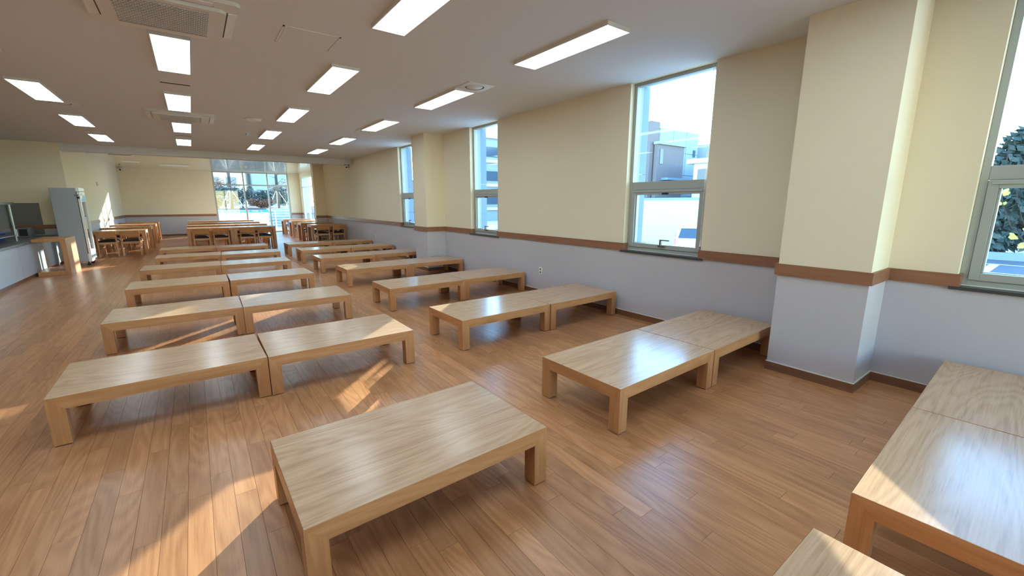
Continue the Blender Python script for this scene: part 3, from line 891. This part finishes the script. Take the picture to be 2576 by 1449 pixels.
part(MB().box(-3.32, -2.98, 7.4, 13.40, 1.50, 1.545), 'top_shelf', [M['black']], g_, off2)
part(MB().box(-3.034, -3.026, 7.6, 13.26, 0.95, 1.49), 'glass_panel', [M['glass2']], g_, off2)
part(MB().box(-3.30, -3.02, 7.5, 13.30, 0.86, 0.875), 'lower_shelf', [M['darksteel']], g_, off2)
wp = MB().box(-5.5, -3.05, YB - 0.012, YB - 0.0005, 0.76, 1.53)
o = wp.build('steel_wall_panel', [M['darksteel']]); tag(o, 'dull grey steel panel on the wall behind the counter end', 'wall panel')
bx = empty('warmer_box', (-3.32, 14.9, 0.745)); tag(bx, 'dark metal warmer box on the counter near the steel wall panel', 'warmer')
MB().box(-0.24, 0.20, -0.20, 0.20, 0.0, 0.22).build('body', [M['darksteel']], parent=bx, bevel=0.006)
MB().box(0.03, 0.16, -0.206, -0.199, 0.03, 0.19).build('door', [M['black']], parent=bx)
MB().cyl((0.0, -0.22, 0.03), (0.0, -0.22, 0.19), 0.010, 8).build('handle', [M['whitep']], parent=bx)
bn = empty('blue_tub', (-3.45, 13.6, 0.745)); tag(bn, 'blue plastic tub behind the glass at the left edge', 'tub')
m = MB(); m.hexa([(-0.13, -0.2, 0), (0.13, -0.2, 0), (0.13, 0.2, 0), (-0.13, 0.2, 0), (-0.16, -0.23, 0.17), (0.16, -0.23, 0.17), (0.16, 0.23, 0.17), (-0.16, 0.23, 0.17)])
m.build('tub', [M['blue']], parent=bn)
m = MB(); m.box(-0.175, 0.175, -0.245, 0.245, 0.165, 0.18); m.build('rim', [M['blue']], parent=bn)

st = empty('wooden_stand', (-2.53, 13.50, 0)); tag(st, 'open-fronted oak box stand at the end of the counter, sunlit side', 'stand')
sx, sy, sh, tk = 0.25, 0.48, 0.78, 0.05
MB().box(-sx, sx, -sy, sy, sh - 0.06, sh).build('top_board', [M['side_y']], parent=st, bevel=0.002)
MB().box(-sx, sx, -sy, sy, 0.0, 0.09).build('bottom_board', [M['side_y']], parent=st, bevel=0.002)
MB().box(sx - 0.085, sx, -sy, sy, 0.09, sh - 0.06).build('side_board', [M['side_z']], parent=st)

fr = empty('display_fridge', (-2.40, 14.95, 0)); tag(fr, 'tall grey upright display fridge with a glass door beside the opening', 'fridge')
fx0, fx1, fy0, fy1 = -0.26, 0.245, -0.32, 0.32
MB().box(fx0, fx1 - 0.06, fy0, fy1, 0.10, 1.88).build('body', [M['fridge']], parent=fr, bevel=0.006)
MB().box(fx1 - 0.06, fx1, fy0, fy1, 1.80, 1.895).build('top_cap', [M['whitep']], parent=fr, bevel=0.006)
MB().box(fx1 - 0.06, fx1 - 0.048, fy0 + 0.004, fy1 - 0.004, 0.30, 1.79).build('gasket', [M['black']], parent=fr)
d = MB()
d.box(fx1 - 0.048, fx1, fy0, fy0 + 0.065, 0.30, 1.79); d.box(fx1 - 0.048, fx1, fy1 - 0.065, fy1, 0.30, 1.79)
d.box(fx1 - 0.048, fx1, fy0 + 0.065, fy1 - 0.065, 1.55, 1.79); d.box(fx1 - 0.048, fx1, fy0 + 0.065, fy1 - 0.065, 0.30, 0.38)
door = d.build('door', [M['whitep']], parent=fr, bevel=0.004)
MB().box(fx1 - 0.030, fx1 - 0.024, fy0 + 0.06, fy1 - 0.06, 0.37, 1.56).build('glass', [M['glass2']], parent=door)
MB().box(fx1 - 0.002, fx1 + 0.03, fy0 + 0.02, fy0 + 0.05, 0.9, 1.2).build('door_handle', [M['white']], parent=door)
# blue wave mark and small grey lettering block on the door header
m = MB(); pts = []
for i in range(13):
    u = i / 12; pts.append((fy0 + 0.09 + u * 0.47, 1.60 + 0.05 + 0.045 * math.sin(u * 6.0 - 2.2) + 0.05 * u))
poly = [(fy0 + 0.09, 1.56)] + pts + [(fy0 + 0.56, 1.56)]
poly = [(a, z) for a, z in poly]
for (a, z), (a2, z2) in zip(pts[:-1], pts[1:]):
    m.add([(fx1 + 0.0015, a, 1.56), (fx1 + 0.0015, a2, 1.56), (fx1 + 0.0015, a2, z2), (fx1 + 0.0015, a, z)], [(0, 1, 2, 3)])
m.build('wave_emblem', [plain('emblem_blue', srgb(96, 140, 190), 0.5)], parent=door)
m = MB()
for i in range(4):
    y = fy0 + 0.12 + i * 0.045
    m.box(fx1, fx1 + 0.002, y, y + 0.012, 1.715, 1.755)
    m.box(fx1, fx1 + 0.002, y + 0.012, y + 0.034, 1.747 if i % 2 else 1.733, 1.755 if i % 2 else 1.741)
    m.box(fx1, fx1 + 0.002, y + 0.012, y + 0.034, 1.715, 1.723)
m.build('lettering', [M['darksteel']], parent=door)
for z in (0.55, 0.85, 1.15):
    s = MB()
    for k in range(12): s.box(fx0 + 0.05 + k * 0.03, fx0 + 0.056 + k * 0.03, fy0 + 0.05, fy1 - 0.05, z, z + 0.006)
lw_ = MB().box(fx1 - 0.06, fx1 - 0.004, fy0 + 0.005, fy1 - 0.005, 0.10, 0.295).build('kick_grille', [M['whitep']], parent=fr)
for k in range(4):
    MB().hexa([(fx1 - 0.004, fy0 + 0.06, 0.125 + k * 0.04), (fx1 + 0.012, fy0 + 0.06, 0.12 + k * 0.04), (fx1 + 0.012, fy1 - 0.06, 0.12 + k * 0.04), (fx1 - 0.004, fy1 - 0.06, 0.125 + k * 0.04),
                (fx1 - 0.004, fy0 + 0.06, 0.15 + k * 0.04), (fx1 + 0.004, fy0 + 0.06, 0.142 + k * 0.04), (fx1 + 0.004, fy1 - 0.06, 0.142 + k * 0.04), (fx1 - 0.004, fy1 - 0.06, 0.15 + k * 0.04)]).build('grille_slat', [M['fridge']], parent=lw_)
MB().box(fx1 - 0.10, fx1 - 0.02, fy0 - 0.012, fy0, 1.70, 1.73).build('hinge', [M['darksteel']], parent=fr)
MB().box(fx1 - 0.05, fx1 - 0.01, fy0 - 0.02, fy0, 1.63, 1.68).build('lock', [M['black']], parent=fr)
for x in (fx0 + 0.06, fx1 - 0.08):
    for y in (fy0 + 0.06, fy1 - 0.06):
        m = MB(); m.cyl((x, y - 0.012, 0.035), (x, y + 0.012, 0.035), 0.035, 14); m.box(x - 0.016, x + 0.016, y - 0.018, y + 0.018, 0.06, 0.102)
        m.build('caster', [M['black']], parent=fr)
# small box on the far left wall
wb = empty('wall_sensor', (XL2, 20.1, 2.15)); tag(wb, 'small white sensor high on the far left wall', 'sensor')
MB().box(0, 0.04, -0.05, 0.05, -0.07, 0.07).build('case', [M['whitep']], parent=wb, bevel=0.006)
MB().cyl((0.04, 0, -0.02), (0.05, 0, -0.02), 0.02, 10).build('eye', [M['white']], parent=wb)

# ------------------------------------------------------------------ outside
GZ = -1.2
M['asphalt'] = plain('asphalt', srgb(92, 100, 112), 0.8, noise=0.15, nscale=3)
M['pave'] = plain('pale_paving', srgb(205, 200, 192), 0.8, noise=0.08, nscale=2)
M['line'] = plain('road_paint', srgb(235, 235, 235), 0.7)
M['conc'] = plain('concrete_panel', srgb(128, 142, 152), 0.8, noise=0.06, nscale=2)
M['brickw'] = plain('grey_brick', srgb(104, 98, 102), 0.85, noise=0.25, nscale=9)
M['darkgl'] = plain('dark_glazing', srgb(60, 78, 96), 0.15)
M['plaster'] = plain('white_plaster', srgb(196, 198, 200), 0.8)
M['teal'] = plain('teal_band', srgb(30, 140, 170), 0.6)
M['banner'] = plain('white_banner', srgb(240, 240, 238), 0.6)
M['red'] = plain('red_dot', srgb(205, 120, 120), 0.6)
M['leaf_d'] = plain('leaf_dark', srgb(52, 68, 66), 0.6, noise=0.4, nscale=4)
M['leaf_r'] = plain('leaf_russet', srgb(112, 74, 60), 0.7, noise=0.35, nscale=5)
M['leaf_y'] = plain('leaf_yellow_green', srgb(190, 215, 110), 0.5)
M['bark'] = plain('bark', srgb(52, 47, 46), 0.9, noise=0.3, nscale=8)
M['pole'] = plain('pale_pole', srgb(205, 180, 150), 0.8)
M['soil'] = plain('mulch_bed', srgb(84, 62, 54), 0.9, noise=0.3, nscale=5)
M['carw'] = plain('car_white', srgb(236, 238, 240), 0.25, coat=1.0)

g_ = MB(); g_.box(23.4, 90, -60, 25.9, GZ - 0.2, GZ, 0); g_.box(XO + 0.02, 23.4, -60, 25.9, GZ - 0.2, GZ, 1); g_.box(-40, 60, YF + 0.25, 90, -0.4, -0.06, 1); g_.box(-40, XO + 0.02, -60, Y0 - 0.2, GZ - 0.2, GZ, 1)  # pale strip beside the window wall added to bounce daylight onto the ceiling
gr = struct(g_.build('ground', [M['asphalt'], M['pave']]))
for (x0, x1, y0, y1) in ((28.6, 28.75, -20, 12), (25.0, 25.15, -20, 9), (25.15, 28.6, 2.0, 2.3), (25.15, 28.6, -1.0, -0.7), (25.15, 28.6, 5.0, 5.3)):
    MB().box(x0, x1, y0, y1, GZ, GZ + 0.006).build('parking_line', [M['line']], parent=gr)

# buildings seen through the second and third windows
b = empty('brick_annex', (28.0, 20, GZ)); tag(b, 'rough grey brick annex with ledge seen through the nearer full window', 'building')
o_ = (-28.0, -20, -GZ)
part(MB().box(26.35, 29.55, 18.5, 18.8, GZ, 5.5), 'wall', [M['brickw']], b, o_)
part(MB().box(26.25, 29.75, 18.36, 18.8, 5.5, 5.68), 'parapet', [M['conc']], b, o_)
part(MB().box(26.9, 29.7, 17.95, 18.5, 3.1, 3.25), 'awning', [M['alu_ext']], b, o_)
part(MB().box(26.6, 26.95, 18.46, 18.5, 4.2, 5.2), 'window', [M['darkgl']], b, o_)
b = empty('concrete_block', (29, 24, GZ)); tag(b, 'pale blue concrete block with jointed panels behind the brick annex', 'building')
o_ = (-29, -24, -GZ)
part(MB().box(26.0, 27.0, 18.9, 30, GZ, 7.05), 'stair_tower', [M['brickw']], b, o_)
for z in (1.5, 3.2, 4.9): part(MB().box(25.96, 26.0, 19.3, 21.5, z, z + 1.0), 'window', [M['darkgl']], b, o_)
part(MB().box(26.98, 32.0, 18.92, 30, GZ, 6.70), 'core', [M['conc']], b, o_)
for ix in range(3):
    for iz in range(5):
        x0 = 27.0 + ix * 1.66; z0 = -1.2 + iz * 1.58
        part(MB().box(x0 + 0.02, x0 + 1.64, 18.86, 18.93, z0 + 0.02, z0 + 1.56), 'panel', [M['conc']], b, o_)
part(MB().box(31.3, 31.6, 18.82, 18.87, 4.95, 5.45), 'window', [M['darkgl']], b, o_)
part(MB().cyl((29.2, 19.8, 6.7), (29.2, 19.8, 9.2), 0.03, 8), 'mast', [M['darksteel']], b, o_)
b = empty('white_gatehouse', (27, 12, GZ)); tag(b, 'low white outbuilding with a flat overhanging roof outside', 'building')
o_ = (-27, -12, -GZ)
part(MB().box(26.0, 31.0, 9.0, 15.5, GZ, 3.95), 'wall', [M['plaster']], b, o_)
part(MB().box(25.7, 31.3, 8.7, 15.85, 3.95, 4.23), 'roof', [M['plaster']], b, o_)
part(MB().box(25.95, 26.0, 13.0, 15.2, 2.9, 3.6), 'window', [M['darkgl']], b, o_)
part(MB().box(33, 48, 15.2, 24, GZ, 6.0), 'rear_wing', [M['conc']], b, o_)
b = empty('pale_block', (22, 36, GZ)); tag(b, 'pale block with horizontal bands seen through the two farther windows', 'building')
o_ = (-22, -36, -GZ)
part(MB().box(20.0, 24.0, 31.5, 35.0, GZ, 7.2), 'wall', [M['conc']], b, o_)
for z in (1.4, 3.4, 5.4): part(MB().box(20.3, 23.7, 31.42, 31.5, z, z + 0.8), 'window_band', [M['darkgl']], b, o_)
for z in (0.9, 2.9, 4.9, 6.9): part(MB().box(19.9, 24.1, 31.2, 31.5, z, z + 0.22), 'ledge', [M['plaster']], b, o_)
part(MB().box(14.0, 17.0, 34.0, 36.5, GZ, 3.4), 'annex', [M['brickw']], b, o_)
b = empty('low_wall', (20, 15, GZ)); tag(b, 'long low pale wall behind the parked white car', 'wall')
MB().box(3.5, 3.8, -4.8, 3.0, 0, 2.9).build('wall_face', [M['plaster']], parent=b)
MB().box(3.4, 3.9, -4.85, 3.05, 2.9, 3.02).build('coping', [M['conc']], parent=b)

# parked car, rear towards the window
car = empty('car', (20.9, 12.1, GZ), math.radians(28)); tag(car, 'white hatchback car parked outside the nearer full window', 'car')
prof = [(-2.1, 0.30), (-2.15, 0.62), (-2.02, 1.0), (-1.72, 1.58), (-1.3, 1.68), (0.2, 1.64), (0.95, 1.12), (1.95, 0.95), (2.1, 0.6), (2.05, 0.3)]
m = MB(); n = len(prof); vs = []
for s, wdt in ((-1, 0), (1, 0)):
    for x, z in prof:
        hw = 0.86 if z < 1.05 else 0.86 - (z - 1.05) * 0.36
        vs.append((x, s * hw, z))
m.add(vs, [(i, (i + 1) % n, n + (i + 1) % n, n + i) for i in range(n)] + [tuple(range(n - 1, -1, -1)), tuple(range(n, 2 * n))])
m.build('body', [M['carw']], parent=car, bevel=0.05, smooth=False)
MB().hexa([(-2.045, -0.66, 1.04), (-2.045, 0.66, 1.04), (-2.0, 0.66, 1.04), (-2.0, -0.66, 1.04), (-1.80, -0.56, 1.50), (-1.80, 0.56, 1.50), (-1.75, 0.56, 1.5), (-1.75, -0.56, 1.5)]).build('rear_window', [M['darkgl']], parent=car)
for s in (-1, 1):
    MB().hexa([(-1.5, s * 0.845, 1.08), (0.85, s * 0.845, 1.08), (0.85, s * 0.80, 1.08), (-1.5, s * 0.80, 1.08), (-1.4, s * 0.70, 1.5), (0.3, s * 0.70, 1.5), (0.3, s * 0.66, 1.5), (-1.4, s * 0.66, 1.5)]).build('side_window', [M['darkgl']], parent=car)
    MB().box(-2.13, -2.0, s * 0.80 - 0.06, s * 0.80 + 0.05, 0.72, 1.0).build('tail_light', [M['red']], parent=car)
    for x in (-1.35, 1.35):
        MB().cyl((x, s * 0.70, 0.32), (x, s * 0.88, 0.32), 0.32, 20).build('wheel', [M['black']], parent=car)
MB().box(-2.17, -2.1, -0.26, 0.26, 0.72, 0.84).build('number_plate', [M['banner']], parent=car)
MB().box(-2.22, -2.05, -0.82, 0.82, 0.34, 0.58).build('bumper', [M['carw']], parent=car, bevel=0.02)

# planting
def leaf_cloud(n, cx, cy, cz, rx, ry, rz, s0, s1, seed):
    rnd = random.Random(seed)
    m = MB()
    lobes = [(rnd.uniform(-.6, .6) * rx, rnd.uniform(-.6, .6) * ry, rnd.uniform(-.5, .6) * rz, rnd.uniform(.35, .6)) for _ in range(9)]
    for i in range(n):
        lx, ly, lz, lr = rnd.choice(lobes)
        v = Vector((rnd.gauss(0, 1), rnd.gauss(0, 1), rnd.gauss(0, 1))).normalized() * (rnd.random() ** 0.4)
        p = Vector((cx + lx + v.x * rx * lr, cy + ly + v.y * ry * lr, max(cz + lz + v.z * rz * lr, cz - rz)))
        q = Vector((rnd.gauss(0, 1), rnd.gauss(0, 1), rnd.gauss(0, 1))).normalized()
        a = q.orthogonal().normalized(); c = q.cross(a); s = rnd.uniform(s0, s1)
        m.add([p - a * s, p - c * s * 0.5, p + a * s, p + c * s * 0.5], [(0, 1, 2, 3)])
    return m
bank = MB(); bank.box(-12, 20, 33.2, 60, -0.06, 1.15)
struct(bank.build('planting_bank', [M['soil']]))
rw = empty('retaining_wall', (6.0, 33, -0.06)); tag(rw, 'pale brick retaining wall outside the far window, right part', 'wall')
for j in range(8):
    for i in range(9):
        x0 = -2.0 + i * 0.62 + (0.31 if j % 2 else 0)
        if x0 > 3.4: continue
        MB().box(x0 + 0.01, x0 + 0.61, -0.02 - 0.01 * ((i * 7 + j * 3) % 3), 0.18, j * 0.15 + 0.006, j * 0.15 + 0.144).build('brick', [M['conc']], parent=rw)
MB().box(-2.0, 4.0, 0.0, 0.19, 0.0, 1.21).build('mortar', [M['plaster']], parent=rw)
bn = empty('hoarding', (1.6, 32.6, -0.06)); tag(bn, 'white hoarding with a teal printed band outside the far window', 'hoarding')
MB().box(-3.4, 2.42, 0, 0.08, 0, 0.98).build('panel', [M['banner']], parent=bn)
MB().box(-3.4, 2.42, -0.004, 0.084, 0.98, 1.16).build('band', [M['teal']], parent=bn)
for k in range(4):
    x = -0.15 + k * 0.72
    MB().cyl((x, -0.012, 1.07), (x, -0.003, 1.07), 0.055, 12).build('red_mark', [M['red']], parent=bn)
    for q in range(5):
        MB().box(x - 0.52 + q * 0.075, x - 0.475 + q * 0.075, -0.008, -0.003, 1.045, 1.10).build('letter_mark', [M['banner']], parent=bn)
rl = empty('white_railing', (4.6, 31.4, -0.06)); tag(rl, 'white metal railing before the brick wall outside', 'railing')
for i, x in enumerate((-0.35, 0.65, 1.65)):
    MB().box(x - 0.03, x + 0.03, -0.03, 0.03, 0, 1.12).build('post', [M['whitep']], parent=rl)
for z in (0.2, 0.38, 0.56, 0.74, 0.92, 1.08):
    MB().box(-0.7, 1.9, -0.012, 0.012, z - 0.012, z + 0.012).build('rail', [M['whitep']], parent=rl)
SHR = [(-1.6 + 1.55 * k, 37.6 + 0.3 * (k % 2), 1.15, 0.85, 'leaf_d', 'dark evergreen hedge clump outside the far window, %s from the left' % n) for k, n in enumerate(('first', 'second', 'third', 'fourth', 'fifth', 'sixth'))]
SHR += [(1.15, 35.2, 0.6, 0.5, 'leaf_r', 'russet shrub at the lower left of the far window'), (3.9, 35.2, 0.8, 0.33, 'leaf_r', 'low russet shrub in the middle of the far window'),
        (7.0, 42, 2.0, 1.25, 'leaf_r', 'tall russet shrub behind the hedge at right'), (2.2, 43, 2.2, 1.35, 'leaf_r', 'tall russet shrub behind the hedge at left')]
for i, (x, y, sxx, szz, mt, lab) in enumerate(SHR):
    t = empty('shrub', (x, y, 1.15)); tag(t, lab, 'shrub', 'shrubs outside the far window')
    leaf_cloud(3600, 0, 0, szz, sxx, 0.7, szz, 0.03, 0.075, i + 3).build('foliage', [M[mt]], parent=t, kind='stuff')
    MB().cyl((0, 0, 0), (0, 0, szz * 1.2), 0.05, 8, 0.02).build('stem', [M['bark']], parent=t)
for i, (x, y, lab) in enumerate(((2.15, 34.6, 'young tree trunk with slanting support poles at left outside the far window'), (5.0, 35.0, 'tree trunk with support poles behind the middle mullion'), (6.0, 34.5, 'right-hand tree trunk propped by pale poles outside'))):
    t = empty('staked_tree', (x, y, 1.15)); tag(t, lab, 'tree', 'staked trees outside the far window')
    MB().cyl((0, 0, 0), (0.06, 0, 4.5), 0.11, 10, 0.07).build('trunk', [M['bark']], parent=t)
    for a in (0.3, 2.4, 4.5):
        MB().cyl((math.cos(a) * 0.8, math.sin(a) * 0.6, 0), (0, 0, 1.35), 0.025, 6).build('support_pole', [M['pole']], parent=t)
    br = MB(); rnd = random.Random(i)
    for k in range(14):
        z = 1.7 + k * 0.2; a = rnd.uniform(0, 6.28); l = rnd.uniform(0.4, 0.9)
        br.cyl((0.03, 0, z), (math.cos(a) * l, math.sin(a) * l * 0.5, z + rnd.uniform(0.1, 0.5)), 0.018, 5, 0.006)
    br.build('branch', [M['bark']], parent=t)
b = empty('white_apartment', (2, 66, -0.06)); tag(b, 'white apartment block far behind the trees through the far window', 'building')
MB().box(-2.5, 3.6, 0, 8, 0, 13).build('wall', [M['plaster']], parent=b)
MB().box(4.6, 9.0, -2, 8, 0, 11).build('wing', [M['conc']], parent=b)
for iz in range(5):
    for ix in range(3):
        MB().box(-1.8 + ix * 1.8, -0.7 + ix * 1.8, -0.05, 0.0, 1.2 + iz * 2.4, 2.4 + iz * 2.4).build('window', [M['darkgl']], parent=b)

# hedge and dangling vine outside the nearest window
for i, (x, y, lab) in enumerate(((33, 6.2, 'dark hedge tree beyond the car park, left part of the nearest window'), (33.2, 2.4, 'dark hedge tree beyond the car park, in line with the nearest window'), (33, -1.4, 'dark hedge tree beyond the car park, right end'))):
    t = empty('hedge_tree', (x, y, GZ)); tag(t, lab, 'tree', 'hedge trees beyond the car park')
    leaf_cloud(7500, 0, 0, 3.4, 1.5, 1.6, 3.4, 0.16, 0.34, 40 + i).build('foliage', [M['leaf_d']], parent=t, kind='stuff')
    MB().cyl((0, 0, 0), (0, 0, 3.2), 0.18, 8, 0.08).build('trunk', [M['bark']], parent=t)
kb = MB().box(31.0, 31.4, -14, 9.0, GZ, GZ + 0.35); struct(kb.build('kerb_strip', [M['conc']]))
vn = empty('hanging_vine', (5.6, 0.4, 1.8)); tag(vn, 'thin hanging vine with yellow-green leaves outside the nearest window', 'vine')
st1 = [(0, 0.09, 0.2), (0, 0.075, -0.16), (0, 0.06, -0.27), (0, 0.02, -0.37), (0, -0.02, -0.47), (0, -0.07, -0.53), (0, -0.13, -0.62), (0, -0.22, -0.70)]
MB().tube([Vector(p) for p in st1], 0.004, 6).build('stem', [M['bark']], parent=vn)
st2 = [(0, -0.01, 0.2), (0, -0.01, -0.19), (0, -0.07, -0.40), (0, -0.14, -0.55)]
MB().tube([Vector(p) for p in st2], 0.003, 6).build('stem', [M['bark']], parent=vn)
rnd = random.Random(5)
for p in [st1[1]] * 4 + [st1[2]] * 3 + [st1[5]] * 4 + [st1[6]] * 6 + [st1[7]] * 4:
    q = Vector(p) + Vector((rnd.uniform(-.02, .02), rnd.uniform(-.035, .035), rnd.uniform(-.035, .035)))
    m = MB(); s = rnd.uniform(0.016, 0.028)
    a = Vector((rnd.uniform(-.5, .5), 1, rnd.uniform(-.6, .6))).normalized(); c = Vector((rnd.uniform(-.4, .4), rnd.uniform(-.4, .4), 1)).normalized()
    vs = [q + a * s * math.cos(t * math.pi / 3) + c * s * 0.85 * math.sin(t * math.pi / 3) for t in range(6)]
    m.add(vs, [tuple(range(6))]).build('leaf', [M['leaf_y']], parent=vn)
